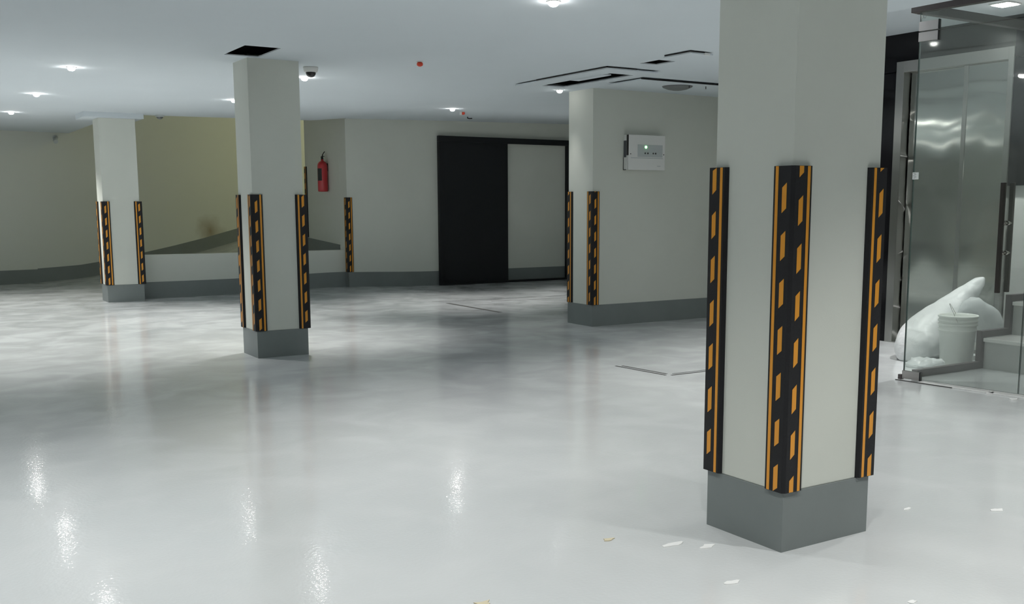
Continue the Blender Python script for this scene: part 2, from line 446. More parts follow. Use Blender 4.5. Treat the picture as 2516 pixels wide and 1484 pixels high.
# lift wall (polished black cladding) with door opening, plus plain walls out of view
DOOR_Y0, DOOR_Y1, DOOR_Z = 5.20, 6.37, 2.59
b = MB()
b.box(8.01, 8.16, DOOR_Y1, 7.4, -.2, HL+.1, 'polished_black')
b.box(8.01, 8.16, DOOR_Y0, DOOR_Y1, DOOR_Z, HL+.1, 'polished_black')
b.box(8.01, 8.16, 4.60, DOOR_Y0, 1.45, HL+.1, 'polished_black')
struct(b.build('wall_lift'), 'polished black cladding around the lift door', 'wall')
b = MB()
b.box(8.13, 8.3, 7.3, 8.87, -.2, HL+.1, 'wall_paint')
b.box(8.05, 8.2, -5.2, 5.19, -.2, 1.46, 'stair_riser'); b.box(8.01, 8.2, -5.2, 4.60, 1.45, HL+.1, 'wall_paint')
struct(b.build('wall_right'), 'grey wall behind the stair and past the lift', 'wall')
wall_slab('wall_store', (11.0, BY), (11.0, 9.1), -.2, 2.9, 'wall_paint', 'end wall of the bay behind the wall block')
b = MB(); b.box(8.0, 11.2, 8.9, 9.1, -.2, 2.9, 'wall_paint'); struct(b.build('wall_store_side'), 'side wall of the bay behind the wall block', 'wall')
wall_slab('wall_behind', (8.2, -5.0), (-8.2, -5.0), -.2, 3.0, 'wall_paint', 'wall behind the camera')
wall_slab('wall_west', (-8.0, -5.0), (-8.0, 17.8), -.2, 2.75, 'wall_paint', 'wall closing the hall on the left')
# ramp well enclosure
b = MB()
b.box(2.5, 10.6, 14.75, 14.95, HC+.32, 4.6, 'wall_paint'); b.box(2.62, 2.82, 14.95, 19.6, HC+.2, 4.6, 'wall_paint')
b.box(2.4, 10.8, 14.6, 20.8, 4.6, 4.8, 'ceiling_paint'); b.box(10.3, 10.5, 14.9, 20.7, -.2, 4.6, 'wall_paint')
b.box(BX+.3, 10.5, 15.3, 15.5, -.2, 4.6, 'wall_paint')
struct(b.build('wall_upper'), 'walls and slab enclosing the ramp well above the ceiling', 'wall')

# ------------------------------------------------------------------ pillars
def pillar(x, y, wx, wy, rot, label, ztop=HC+.03):
    r = thing('pillar', (x, y, 0), label, 'pillar', 'square pillars', rot)
    b = MB(); b.box(0, wx, 0, wy, HS, ztop, 'wall_paint', .004); b.build('shaft', r)
    b = MB(); b.box(-.005, wx+.005, -.005, wy+.005, -.02, HS, 'skirt_paint', .003); o = b.build('base_band', r)
    o['label'] = 'dark grey painted base band'
    return r
P3 = (2.770, 2.632, .468, .405, .0)
P2 = (2.645, 8.560, .440, .397, .0)
P1 = (2.521, 14.630, .462, .398, .0)
pillar(*P1[:4], P1[4], 'square white pillar farthest left, standing at the end of the low wall', ztop=2.43)
pillar(*P2[:4], P2[4], 'square white pillar in the middle distance beneath the open ceiling hatch')
pillar(*P3[:4], P3[4], 'large square white pillar nearest the camera in front of the lift')
# plasterboard capital over the first pillar
b = MB(); b.box(2.33, 3.075, 14.53, 15.13, 2.43, ceil_z(2.7, 14.6)+.02, 'ceiling_paint')
struct(b.build('trim_capital'), 'low white box around the head of the first pillar', 'capital')

# ------------------------------------------------------------------ corner guards
GW, GT, PER = .085, .018, .172
def guard_mesh(h, period, phase=0.):
    """L-shaped rubber strip: corner at origin, legs along +X and +Y, body outside (x<0 / y<0)"""
    b = MB(); t, w = GT, GW
    out = [(w, -.003), (w-.008, -t), (-t*.35, -t), (-t, -t*.35), (-t, w-.008), (-.003, w), (0, w), (0, 0), (w, 0)]
    b.prism(out, 0, h, 'rubber_black')
    e = .0007
    def strip(s0, s1, z00, z01, z10, z11):         # s = signed distance from corner (right leg +), slanted ends
        P = lambda s, z: (s, -t-e, z) if s > 0 else (-t-e, -s, z)
        def clip(z): return max(.001, min(h-.001, z))
        a, c_, d, f = clip(z00), clip(z10), clip(z11), clip(z01)
        if f-a < .002 and d-c_ < .002: return
        b.poly([P(s0, a), P(s1, c_), P(s1, d), P(s0, f)], 'reflective_yellow')
    for sg in (1, -1):
        u0, u1 = sorted((sg*.63*w, sg*.80*w)); strip(u0, u1, .001, h-.001, .001, h-.001)
        u0, u1 = sorted((sg*.14*w, sg*.40*w))
        off = (-.045 if sg > 0 else 0.)+phase
        for k in range(-1, int(h/period)+2):
            z0 = k*period+off; z1 = z0+.092; sl = .018
            if z1+sl < .004 or z0 > h-.004: continue
            strip(u0, u1, z0, z1, z0+sl, z1+sl)
    return b
gm = {}
def guard(x, y, rot, z0, z1, label, phase=0.):
    h = z1-z0; key = (round(h, 3), round(phase, 3))
    b = guard_mesh(h, PER*h/1.2, phase)
    o = b.build('corner_guard', None, (x, y, z0), rot)
    return tag(o, label, 'corner guard', 'striped rubber corner guards')
def corner(P, i):
    x, y, wx, wy, r = P; v = [(0, 0), (wx, 0), (wx, wy), (0, wy)][i]
    c_, s_ = math.cos(r), math.sin(r)
    return x+v[0]*c_-v[1]*s_, y+v[0]*s_+v[1]*c_, r+i*PI/2
def pguard(P, i, z0, z1, label, phase=0.):
    x, y, r = corner(P, i)
    if i == 3: y += .010          # side guards sit a little proud of the hidden faces
    if i == 1: x += .012
    return guard(x, y, r, z0, z1, label, phase)
pguard(P3, 3, HS+.002, 1.440, 'black and yellow guard on the left corner of the nearest pillar', -.063)
pguard(P3, 0, HS+.002, 1.436, 'black and yellow guard on the front corner of the nearest pillar', -.001)
pguard(P3, 1, HS+.002, 1.436, 'black and yellow guard on the right corner of the nearest pillar', -.02)
pguard(P2, 3, HS+.002, 1.383, 'black and yellow guard on the left corner of the middle pillar', .08)
pguard(P2, 0, HS+.002, 1.383, 'black and yellow guard on the front corner of the middle pillar', .05)
pguard(P2, 1, HS+.002, 1.383, 'black and yellow guard on the right corner of the middle pillar', .05)
pguard(P1, 3, HS+.002, 1.343, 'black and yellow guard edge-on at the left corner of the farthest left pillar', .0)
pguard(P1, 0, HS+.002, 1.343, 'black and yellow guard on the front corner of the farthest left pillar', .04)
pguard(P1, 1, HS+.002, 1.343, 'black and yellow guard on the right corner of the farthest left pillar', .02)
guard(6.354, 9.305, -PI/2, HS+.002, 1.434, 'black and yellow guard on the left corner of the wall block, beside the black door', .0)
guard(6.354, 8.86, 0, HS+.002, 1.434, 'black and yellow guard on the front corner of the wall block with the panel', .03)
guard(BX, BY, 0, HS+.04, 1.406, 'black and yellow guard on the far wall corner right of the extinguisher', .04)
guard(BX, 16.58, -PI/2, .76, 1.92, 'dark guard edge-on at the far end of the extinguisher wall, behind the middle pillar', .0)

# ------------------------------------------------------------------ black sliding door on the far wall
d = struct(thing('door_1', (0, BY, 0), '', 'door'), 'black sliding door with frame on the far wall, leaf covering the left half', 'door')
DX0, DX1, DZ = 7.57, 10.115, 2.38
b = MB(); b.box(DX0, DX1, -.075, -.001, DZ-.09, DZ, 'black_steel', .004); b.build('top_track', d)
b = MB(); b.box(DX0, DX0+.05, -.075, -.001, .0, DZ-.09, 'black_steel', .004); b.build('post', d)
b = MB(); b.box(DX1-.085, DX1, -.075, -.001, .0, DZ-.09, 'black_steel', .004); b.build('post', d)
b = MB(); b.box(DX0+.05, DX1-.085, -.075, -.001, .0, .035, 'black_steel', .003); b.build('bottom_track', d)
b = MB(); b.box(DX0+.05, 8.845, -.066, -.010, .036, DZ-.091, 'black_steel', .004); b.box(DX0+.08, 8.82, -.068, -.066, .08, DZ-.13, 'black_steel', .001); b.build('door_leaf', d)

# ------------------------------------------------------------------ lift door
d = struct(thing('door_2', (8.01, 0, 0), '', 'door'), 'brushed steel two panel lift door behind the glass', 'door')
JW = .085
b = MB(); b.box(-.012, .12, DOOR_Y1-JW, DOOR_Y1, 0, DOOR_Z, 'jamb_steel', .003)
b.build('jamb', d)
b = MB(); b.box(-.012, .12, DOOR_Y0, DOOR_Y0+.05, 0, DOOR_Z, 'jamb_steel', .003); b.build('jamb', d)
b = MB(); b.box(-.012, .12, DOOR_Y0+.05, DOOR_Y1-JW, 2.49, DOOR_Z, 'jamb_steel', .003); b.build('lintel', d)
b = MB(); b.box(.085, .11, 5.70, DOOR_Y1-JW-.012, .012, 2.488, 'brushed_steel', .002); b.build('lift_panel', d)
b = MB(); b.box(.05, .075, DOOR_Y0+.052, 5.695, .012, 2.488, 'brushed_steel', .002); b.build('lift_panel', d)
b = MB(); b.box(.045, .076, 5.66, 5.70, .012, 2.488, 'jamb_steel', .002); b.build('edge_strip', d)
b = MB(); b.box(.12, .14, DOOR_Y0, DOOR_Y1, 0, DOOR_Z, 'door_gap'); b.build('shaft_backing', d)
b = MB(); b.box(-.01, .14, DOOR_Y0+.05, DOOR_Y1-JW, 0, .011, 'jamb_steel'); b.build('threshold', d)

# ------------------------------------------------------------------ glass front, partition and header beams
GA = Vector((6.346, 4.87)); GD = Vector((.085, -.866)).normalized(); GROT = math.atan2(GD.y, GD.x)
# local frame of the front: +X along GD, +Y towards the lift side? (rotated), origin at the corner
def front(name, label, cat): return thing(name, (GA.x, GA.y, 0), label, cat, None, GROT)
def pane(b, x0, x1, z0, z1, m, th=.01):
    b.box(x0, x1, -th/2, th/2, z0, z1, m)
    for xa in (x0, x1): b.box(xa-.0015, xa+.0015, -th/2, th/2, z0, z1, 'glass_edge')
def xpane(b, x0, x1, z0, z1, m, th=.01):
    # faces only, edges dark green
    b.poly([(x0, -th/2, z0), (x1, -th/2, z0), (x1, -th/2, z1), (x0, -th/2, z1)], m)
    b.poly([(x0, th/2, z0), (x0, th/2, z1), (x1, th/2, z1), (x1, th/2, z0)], m)
    for xa in (x0, x1): b.poly([(xa, -th/2, z0), (xa, th/2, z0), (xa, th/2, z1), (xa, -th/2, z1)], 'glass_edge')
    for za in (z0, z1): b.poly([(x0, -th/2, za), (x1, -th/2, za), (x1, th/2, za), (x0, th/2, za)], 'glass_edge')
LEAF = .872
g = front('glass_door', 'clear frameless glass door with steel corner fittings at right edge of photo', 'glass door')
b = MB(); xpane(b, .004, LEAF, .02, 2.508, 'door_glass'); b.build('glass_pane', g)
b = MB(); b.box(-.002, .148, -.011, .011, .012, .072, 'patch_steel', .002); b.box(.140, .148, -.012, .012, .010, .074, 'black_steel')
b.build('bottom_fitting', g)
b = MB(); b.box(-.030, -.002, -.018, .018, .004, .040, 'brown_trim', .002); b.build('floor_pivot', g)
b = MB(); b.box(.0, .150, -.011, .011, 2.442, 2.506, 'patch_steel', .002); b.box(.150, .156, -.013, .013, 2.440, 2.506, 'black_steel')
b.build('top_fitting', g)
hx = LEAF-.155
for sy in (-1, 1):
    b = MB(); b.box(hx-.014, hx+.014, sy*.062-.014, sy*.062+.014, .70, 1.44, 'handle_metal', .003)
    o = b.build('pull_handle', g)
    for z in (.97, 1.17):
        b = MB(); b.lathe([(0, 0), (.016, 0), (.016, .046), (.011, .048), (0, .048)], 'chrome', 20, Matrix.Translation((hx, sy*.004, z)) @ Matrix.Rotation(-sy*PI/2, 4, 'X'))
        b.build('standoff', o)
b = MB(); b.box(.003, .052, -.0062, -.0055, 1.475, 1.525, 'sticker')
for x, z, w, hh in ((.008, 1.515, .02, .004), (.016, 1.508, .016, .004), (.006, 1.498, .022, .004), (.018, 1.490, .016, .004), (.008, 1.482, .018, .004)):
    b.box(x, x+w, -.0066, -.0062, z, z+hh, 'sticker_ink')
b.build('sticker', g)
t = front('glass_transom', 'narrow fixed glass pane above the glass door', 'glass pane')
b = MB(); xpane(b, .004, 1.9, 2.512, 2.645, 'door_glass'); b.build('glass_pane', t)
b = MB(); b.box(.0, .150, -.011, .011, 2.514, 2.580, 'patch_steel', .002); b.box(.150, .156, -.013, .013, 2.514, 2.582, 'black_steel'); b.build('patch_fitting', t)
# two small ring marks etched near the pane's top corner
b = MB()
for cx_ in (.022, .040):
    for k in range(16):
        a0, a1 = 2*PI*k/16, 2*PI*(k+1)/16
        b.poly([(cx_+.009*math.cos(a0), -.0058, 2.612+.012*math.sin(a0)), (cx_+.009*math.cos(a1), -.0058, 2.612+.012*math.sin(a1)),
                (cx_+.0065*math.cos(a1), -.0058, 2.612+.009*math.sin(a1)), (cx_+.0065*math.cos(a0), -.0058, 2.612+.009*math.sin(a0))], 'sticker_ink')
b.build('etched_mark', t)
s = front('glass_side_panel', 'fixed clear glass panel right of the glass door, cut by the photo edge', 'glass panel')
b = MB(); xpane(b, LEAF+.006, 1.9, .02, 2.508, 'door_glass'); b.build('glass_pane', s)
tr = front('door_sill', 'white stone sill strip under the glass door', 'sill')
b = MB(); b.box(.148, 2.0, -.045, .045, .0, .008, 'sill_white', .002); b.build('sill_strip', tr)
b = MB(); b.box(-.03, .42, -.050, -.045, .0, .006, 'groove'); b.build('dark_joint', tr)
hb = front('header_beam', 'dark brown header beam above the glass door', 'beam')
b = MB(); b.box(-.055, 2.1, -.032, .032, 2.646, 2.708, 'brown_trim', .003); b.build('beam_body', hb)
# partition going back to the stair
PY = 4.90
h2 = tag(None or thing('header_beam', (0, 0, 0), '', 'beam'), 'dark brown header beam running back over the glass partition', 'beam')
b = MB(); b.box(6.385, 8.005, PY-.03, PY+.03, 2.646, 2.708, 'brown_trim', .003); b.build('beam_body', h2)
pt = thing('glass_partition', (0, PY, 0), 'clear glass partition in a dark stepped channel beside the stair', 'glass partition')
def stepped(z_add): return [(6.50, .0), (7.33, .0), (7.33, .262), (7.69, .262), (7.69, .53), (8.0, .53)]
b = MB()
b.poly([(6.40, 0, .03), (7.35, 0, .03), (7.35, 0, 2.645), (6.40, 0, 2.645)], 'partition_glass')
b.poly([(7.35, 0, .29), (7.69, 0, .29), (7.69, 0, 2.645), (7.35, 0, 2.645)], 'partition_glass')
b.poly([(7.69, 0, .56), (8.0, 0, .56), (8.0, 0, 2.645), (7.69, 0, 2.645)], 'partition_glass')
b.poly([(6.40, -.005, .03), (6.40, .005, .03), (6.40, .005, 2.645), (6.40, -.005, 2.645)], 'glass_edge')
o = b.build('glass_pane', pt)
b = MB(); c0, c1 = -.025, .025
b.box(6.52, 7.36, c0, c1, .001, .055, 'brown_trim', .002); b.box(7.30, 7.36, c0, c1, .055, .30, 'brown_trim', .002)
b.box(7.36, 7.72, c0, c1, .245, .30, 'brown_trim', .002); b.box(7.66, 7.72, c0, c1, .30, .57, 'brown_trim', .002)
b.box(7.72, 8.0, c0, c1, .515, .57, 'brown_trim', .002); b.build('channel', pt)
# stair to the right of the partition
st = thing('stair', (0, 0, 0), 'pale stone steps behind the glass door at right edge', 'stair')
SY0, SY1 = 2.6, PY-.03
for i, (x0, x1, z0, z1) in enumerate(((7.33, 7.70, 0, .245), (7.69, 8.04, .245, .515))):
    b = MB(); b.box(x0, 8.04, SY0, SY1, z0, z1-.03, 'stair_riser'); b.build('riser', st)
    b = MB(); b.box(x0-.02, x1, SY0, SY1, z1-.03, z1, 'marble', .005); b.build('tread', st)

# ------------------------------------------------------------------ bucket and sack
bk = thing('bucket', (7.29, 5.09, 0), 'white plastic paint bucket standing in front of the white sack', 'bucket')
b = MB()
b.lathe([(0, .0), (.118, .0), (.123, .006), (.140, .285), (.150, .287), (.150, .300), (.142, .303), (.143, .330), (.152, .332), (.152, .342), (.144, .344), (.145, .360), (.153, .362), (.153, .372), (.146, .374),
         (.146, .392), (.154, .395), (.155, .408), (.150, .412), (.144, .408), (.140, .30), (.120, .02), (0, .02)], 'bucket_white', 48)
b.build('bucket_body', bk)
b = MB()
b.tube([(.152*math.cos(a)*.82-.26*.155*math.sin(a), .152*math.cos(a)*.57+.37*.155*math.sin(a), .362+.89*.155*math.sin(a)) for a in [PI*k/24 for k in range(25)]], .0022, 'chrome', 8)
b.build('bail_handle', bk)

sk = thing('plastic_sack', (7.45, 5.46, 0), 'large white plastic sack slumped against the lift wall behind the bucket', 'sack')
def noise3(p, s):
    from mathutils import noise as nz
    return nz.noise(Vector(p)*s)
def blob(stations, m, seg=28, amp=.012, ns=7.):
    """closed skin through stations (x, y_centre, z_low, z_high, half_depth)"""
    t = bmesh.new(); rings = []
    for (x, yc, zl, zh, w) in stations:
        ring = []
        for k in range(seg):
            a = 2*PI*k/seg; ca, sa = math.cos(a), math.sin(a)
            ex = lambda v, e: math.copysign(abs(v)**e, v)
            y = yc+w*ex(ca, .8); z = (zl+zh)/2+(zh-zl)/2*ex(sa, .85)
            p = Vector((x, y, z)); n_ = noise3(p, ns)*amp+noise3(p, ns*2.7)*amp*.4
            dr = Vector((0, ca, sa))
            p += dr*n_; p.z = max(p.z, zl if zl > .02 else .002)
            ring.append(t.verts.new(p))
        rings.append(ring)
    for a, c_ in zip(rings, rings[1:]):
        for k in range(seg):
            f = t.faces.new((a[k], a[(k+1) % seg], c_[(k+1) % seg], c_[k])); f.smooth = True
    for r_, rev in ((rings[0], True), (rings[-1], False)):
        f = t.faces.new(r_[::-1] if rev else r_); f.smooth = True
    bmesh.ops.recalc_face_normals(t, faces=t.faces)
    b = MB(); b.merge(t, m); return b
ST = [(6.965, 5.36, .03, .07, .02), (6.985, 5.37, .0, .12, .07), (7.03, 5.38, .0, .20, .13), (7.10, 5.38, .0, .275, .17), (7.2, 5.39, .0, .335, .19), (7.32, 5.40, .0, .385, .2),
      (7.44, 5.40, .0, .43, .2), (7.55, 5.39, .0, .475, .18), (7.65, 5.37, .02, .525, .15), (7.73, 5.345, .16, .575, .115), (7.79, 5.32, .32, .615, .085), (7.835, 5.30, .44, .645, .062), (7.875, 5.275, .52, .668, .048), (7.915, 5.25, .585, .685, .038), (7.94, 5.24, .63, .685, .02)]
ST = [(7.95-(7.95-x)*.87, y, a, c_, w) for x, y, a, c_, w in ST]
def dens(st, n=4):
    out = []
    for i in range(len(st)-1):
        for k in range(n):
            f = k/n; out.append(tuple(st[i][j]*(1-f)+st[i+1][j]*f for j in range(5)))
    return out+[st[-1]]
def L2(st, dy=0.): return [(x-7.45, y-5.38+dy, a, c_, w) for x, y, a, c_, w in st]
o = blob(dens(L2(ST), 6), 'sack_white', seg=48, amp=.022, ns=5.5).build('sack_body', sk)
o.modifiers.new('s', 'SUBSURF').levels = 1; o.modifiers['s'].render_levels = 1
o = blob(dens(L2([(7.53, 5.24, .30, .42, .03), (7.59, 5.22, .2, .50, .07), (7.67, 5.20, .15, .535, .10), (7.75, 5.18, .14, .49, .12), (7.83, 5.16, .15, .425, .11), (7.90, 5.14, .19, .36, .07), (7.945, 5.13, .22, .31, .04), (7.965, 5.13, .24, .285, .015)], -.08)), 'film_clear', amp=.02, ns=9).build('clear_bulge', sk)
pf = thing('plastic_film', (7.45, 5.46, 0), 'crumpled clear plastic film on the floor left of the white bucket', 'plastic film')
o = blob(dens(L2([(6.86, 5.20, .005, .015, .02), (6.89, 5.19, .0, .035, .07), (6.95, 5.18, .0, .055, .12), (7.01, 5.16, .0, .07, .14), (7.07, 5.15, .0, .06, .12), (7.11, 5.16, .0, .04, .06), (7.125, 5.16, .005, .02, .02)], -.08)), 'film_clear', amp=.03, ns=16).build('film_sheet', pf)

# ------------------------------------------------------------------ fire extinguisher on the ramp side wall
fx = thing('fire_extinguisher', (BX-.085, 15.57, 1.50), 'red fire extinguisher hanging on the shaded wall by the ramp', 'fire extinguisher')
b = MB(); b.lathe([(0, 0), (.070, 0), (.078, .012), (.078, .40), (.072, .43), (.052, .462), (.028, .475), (.022, .48), (.022, .50), (0, .50)], 'extinguisher_red', 32); b.build('cylinder', fx)
b = MB(); b.lathe([(0, .50), (.020, .50), (.020, .535), (.012, .54), (0, .54)], 'black_steel', 16); b.box(-.012, .012, -.012, .03, .525, .548, 'black_steel', .002); b.build('valve', fx)
b = MB()
b.tube([(0, 0, .545), (.0, -.02, .57), (.005, -.06, .60), (.01, -.085, .615)], .007, 'black_steel', 8)
b.tube([(0, 0, .535), (.0, -.035, .55), (.003, -.08, .545)], .006, 'black_steel', 8); b.build('lever', fx)
b = MB()
for k in range(7):
    a0 = PI*.98+k*.16; a1 = a0+.16
    b.poly([(.0788*math.cos(a0), .0788*math.sin(a0), .17), (.0788*math.cos(a1), .0788*math.sin(a1), .17), (.0788*math.cos(a1), .0788*math.sin(a1), .36), (.0788*math.cos(a0), .0788*math.sin(a0), .36)], 'label_dark')
b.build('instruction_label', fx)['label'] = 'dark instruction label'
b = MB(); b.box(.07, .084, -.02, .02, .32, .44, 'black_steel', .002); b.build('wall_hook', fx)

# ------------------------------------------------------------------ alarm control panel on the wall block
cp = thing('control_panel', (6.756, 8.86, 1.665), 'white wall mounted alarm control panel with a lit green lamp', 'control panel')
W_, H_, D_ = .50, .365, .085
b = MB(); b.box(0, W_, -.055, -.001, 0, H_, 'white_plastic', .004); b.build('housing', cp)
b = MB(); b.box(.003, W_+.002, -D_, -.056, -.002, H_+.002, 'white_plastic', .006)
b.box(.035, W_-.03, -D_-.0012, -D_+.001, .120, .128, 'pale_grey_plastic'); b.build('front_cover', cp)
b = MB(); b.box(.125, W_-.035, -D_-.0015, -D_+.002, .135, .265, 'pale_grey_plastic', .001); b.build('display', cp)
b = MB(); b.lathe([(0, 0), (.013, 0), (.013, .004), (.008, .008), (0, .009)], 'led_green', 20, Matrix.Translation((.235, -D_-.001, .240)) @ Matrix.Rotation(PI/2, 4, 'X')); b.build('green_lamp', cp)
for x in (.225, .262, .335, .368):
    b = MB(); b.lathe([(0, 0), (.009, 0), (.009, .004), (0, .004)], 'label_dark', 16, Matrix.Translation((x, -D_-.001, .175)) @ Matrix.Rotation(PI/2, 4, 'X')); b.build('button', cp)
for x in (.030, W_-.018):
    b = MB(); b.lathe([(0, 0), (.006, 0), (.006, .002), (0, .002)], 'label_dark', 12, Matrix.Translation((x, -D_-.0005, .165)) @ Matrix.Rotation(PI/2, 4, 'X')); b.build('screw', cp)
b = MB(); b.box(-.004, .0, -.050, -.006, .130, .305, 'grey_plastic', .001); b.build('side_vent', cp)
b = MB(); b.box(-.005, -.001, -.0055, -.001, .0, .130, 'label_dark'); b.box(-.005, -.001, -.050, -.001, -.004, .002, 'label_dark'); b.box(.0, .004, -D_+.001, -.052, .15, H_, 'label_dark'); b.build('cable_edge', cp)
b = MB()
for x, w in ((.395, .012), (.411, .008), (.423, .014)): b.box(x, x+w, -D_-.0006, -D_+.001, .036, .046, 'pale_grey_plastic')
b.build('maker_mark', cp)

# ------------------------------------------------------------------ ceiling fittings
# hung flat panels; black strips stand in for the shade in their near-edge gaps
def hung_panel(x0, x1, y0, y1, label, hole=None, z=None):
    z = z or HC-.022
    r = thing('ceiling_panel', (0, 0, z), label, 'ceiling panel', 'flat white ceiling panels')
    b = MB()
    if hole:
        hx0, hx1, hy0, hy1 = hole
        b.box(x0, hx0, y0, y1, 0, .010, 'ceiling_paint'); b.box(hx1, x1, y0, y1, 0, .010, 'ceiling_paint')
        b.box(hx0, hx1, y0, hy0, 0, .010, 'ceiling_paint'); b.box(hx0, hx1, hy1, y1, 0, .010, 'ceiling_paint')
    else: b.box(x0, x1, y0, y1, 0, .010, 'ceiling_paint')
    b.build('panel_board', r)
    return r
pa = hung_panel(5.462, 6.05, 7.41, 8.95, 'hung white ceiling panel with the long dark slot, above the wall block corner', SLOT)
b = MB(); b.box(5.452, 5.462, 7.40, 8.55, .010, .018, 'hook_and_gap_shade'); b.box(5.452, 5.79, 7.40, 7.412, .010, .017, 'hook_and_gap_shade'); b.build('gap_shade_strip', pa)
b = MB(); b.box(SLOT[0]-.01, SLOT[0]+.10, 7.78, 8.30, .0, .012, 'ceiling_paint'); b.build('loose_strip', pa)
pb = hung_panel(5.462, 5.70, 6.315, 6.64, 'small hung white ceiling panel nearest the big pillar')
b = MB(); b.box(5.452, 5.462, 6.305, 6.62, .010, .018, 'hook_and_gap_shade'); b.box(5.452, 5.605, 6.305, 6.315, .010, .018, 'hook_and_gap_shade'); b.build('gap_shade_strip', pb)
b = MB(); b.box(5.605, 5.66, 6.305, 6.315, -.004, .012, 'white_plastic'); b.build('lit_end_patch', pb)  # brighter white patch stands in for light on the panel's end face
pc = hung_panel(6.21, 7.95, 7.87, 8.40, 'long hung white ceiling panel with a round bowl below, beside the big pillar')
b = MB(); b.box(6.20, 7.95, 7.858, 7.87, .002, .013, 'hook_and_gap_shade'); b.build('gap_shade_strip', pc)
b = MB(); b.lathe([(0, -.042), (.05, -.040), (.10, -.030), (.145, -.012), (.155, 0), (0, 0)], 'bowl_grey', 32, Matrix.Translation((6.87, 8.13, .0))); b.build('round_bowl', pc)
for x in (6.90, 7.12):
    b = MB(); b.tube([(x, 7.985, .002), (x, 7.985, -.026)], .004, 'hook_and_gap_shade', 8); b.build('hook', pc)

# dome camera beside the middle pillar
dc = thing('ceiling_camera', (3.300, 8.86, HC), 'white dome camera with dark bubble, hanging right of the middle pillar', 'camera')
b = MB(); b.lathe([(0, .003), (.064, .003), (.066, -.008), (.058, -.040), (.048, -.045), (0, -.045)], 'white_plastic', 32); b.build('camera_base', dc)
b = MB(); b.lathe([(.044, -.045), (.044, -.052), (.040, -.066), (.028, -.080), (.013, -.086), (0, -.087)], 'camera_dome', 32); b.build('dark_bubble', dc)
# small round detector hanging at the ceiling edge over the ramp
rc = thing('dome_detector', (3.32, 14.70, ceil_z(3.32, 14.7)), 'small shaded dome under the ceiling edge right of the farthest left pillar', 'detector')
b = MB(); b.lathe([(0, .002), (.06, .002), (.06, -.012), (.045, -.02), (0, -.02)], 'pale_grey_plastic', 24); b.build('base_ring', rc)
b = MB(); b.lathe([(.042, -.02), (.040, -.032), (.026, -.047), (0, -.052)], 'bowl_grey', 24); b.build('dome', rc)
# bullet camera on the left wall
bx = LA.x+1.0; by = left_y(bx)
bc = thing('bullet_camera', (bx, by, 2.41), 'small pale bullet camera fixed high on the left wall', 'camera')
b = MB(); b.lathe([(0, 0), (.04, 0), (.04, .02), (.02, .03), (0, .03)], 'pale_grey_plastic', 20, Matrix.Translation((0, -.002, 0)) @ Matrix.Rotation(PI/2, 4, 'X')); b.build('mount', bc)
b = MB(); b.tube([(0, -.02, .0), (-.01, -.08, -.02), (-.02, -.19, -.075)], [.018, .034, .036], 'pale_grey_plastic', 16); b.build('barrel', bc)
# red capped sprinklers
def sprinkler(x, y, label):
    z = ceil_z(x, y); r = thing('ceiling_sprinkler', (x, y, z), label, 'sprinkler', 'red capped sprinklers')
    b = MB(); b.lathe([(0, .003), (.030, .003), (.028, -.004), (.012, -.006), (0, -.006)], 'white_plastic', 20); b.build('collar', r)
    b = MB(); b.lathe([(0, -.006), (.020, -.008), (.027, -.020), (.024, -.034), (.010, -.042), (0, -.042)], 'sprinkler_red', 20); b.build('red_cap', r)
    return r
sprinkler(3.95, 8.02, 'orange red capped sprinkler alone in the open middle of the ceiling')
sp2 = sprinkler(6.85, 12.6, 'small red capped sprinkler near the far wall above the black door')
b = MB(); b.box(-.045, -.028, -.02, .02, -.05, -.004, 'white_plastic', .004); b.build('side_clip', sp2)
hk = thing('ceiling_hook', (7.55, 13.75, ceil_z(7.55, 13.75)), 'tiny black hook on the ceiling above the sliding door', 'hook')
b = MB(); b.tube([(0, 0, 0), (0, 0, -.022), (.03, 0, -.026), (.075, 0, -.022)], .008, 'hook_and_gap_shade', 8); b.build('hook_rod', hk)

# downlights: every lamp is a recessed ring with a glowing bulb face and a real spot light
def downlight(x, y, z, watts, label, size=1., spread=108, color=(1., .985, .95), blend=.9, glow='lamp_glow'):
    r = thing('downlight', (x, y, z), label, 'downlight', 'recessed ceiling downlights')
    b = MB(); b.lathe([(.032*size, .003), (.042*size, .0), (.042*size, -.004), (.034*size, -.006), (.032*size, .0)], 'white_plastic', 28); b.build('trim_ring', r)
    b = MB(); b.lathe([(.032*size, -.004), (.031*size, -.015), (.025*size, -.025), (.014*size, -.031), (0, -.032)], glow, 24); b.build('bulb_face', r)
    ld = bpy.data.lights.new('spot', 'SPOT'); ld.energy = watts; ld.spot_size = math.radians(spread); ld.spot_blend = blend
    ld.shadow_soft_size = .045; ld.color = color
    lo = bpy.data.objects.new('light_source', ld); COL.objects.link(lo); lo.parent = r; lo.location = (0, 0, -.05)
    return r
WT = 200
SEEN = [(1.527, 9.977, 'lit downlight in the left row, nearest of the three over the far left pillar'),
        (1.548, 12.52, 'lit downlight in the left row, middle of the three'),
        (1.559, 15.134, 'lit downlight in the left row, farthest and leftmost'),
        (3.508, 9.59, 'lit downlight just below the dome camera'),
        (3.566, 12.084, 'lit downlight mostly hidden by the middle pillar, a tiny glint at its left edge'),
        (6.162, 9.202, 'lit downlight beside the wall block, at the end of the ceiling slot'),
        (6.42, 12.1, 'lit downlight near the far wall, left of the red sprinkler'),
        (3.478, 5.26, 'lit downlight at the top edge of the photo')]
for x, y, lb in SEEN: downlight(x, y, ceil_z(x, y), 32 if x == 6.162 else WT*(1.65 if y > 8 else 1), lb, spread=52 if x == 6.162 else (84 if y > 8 and x > 2 else 112), glow='lamp_glow_soft' if x == 6.162 else 'lamp_glow')
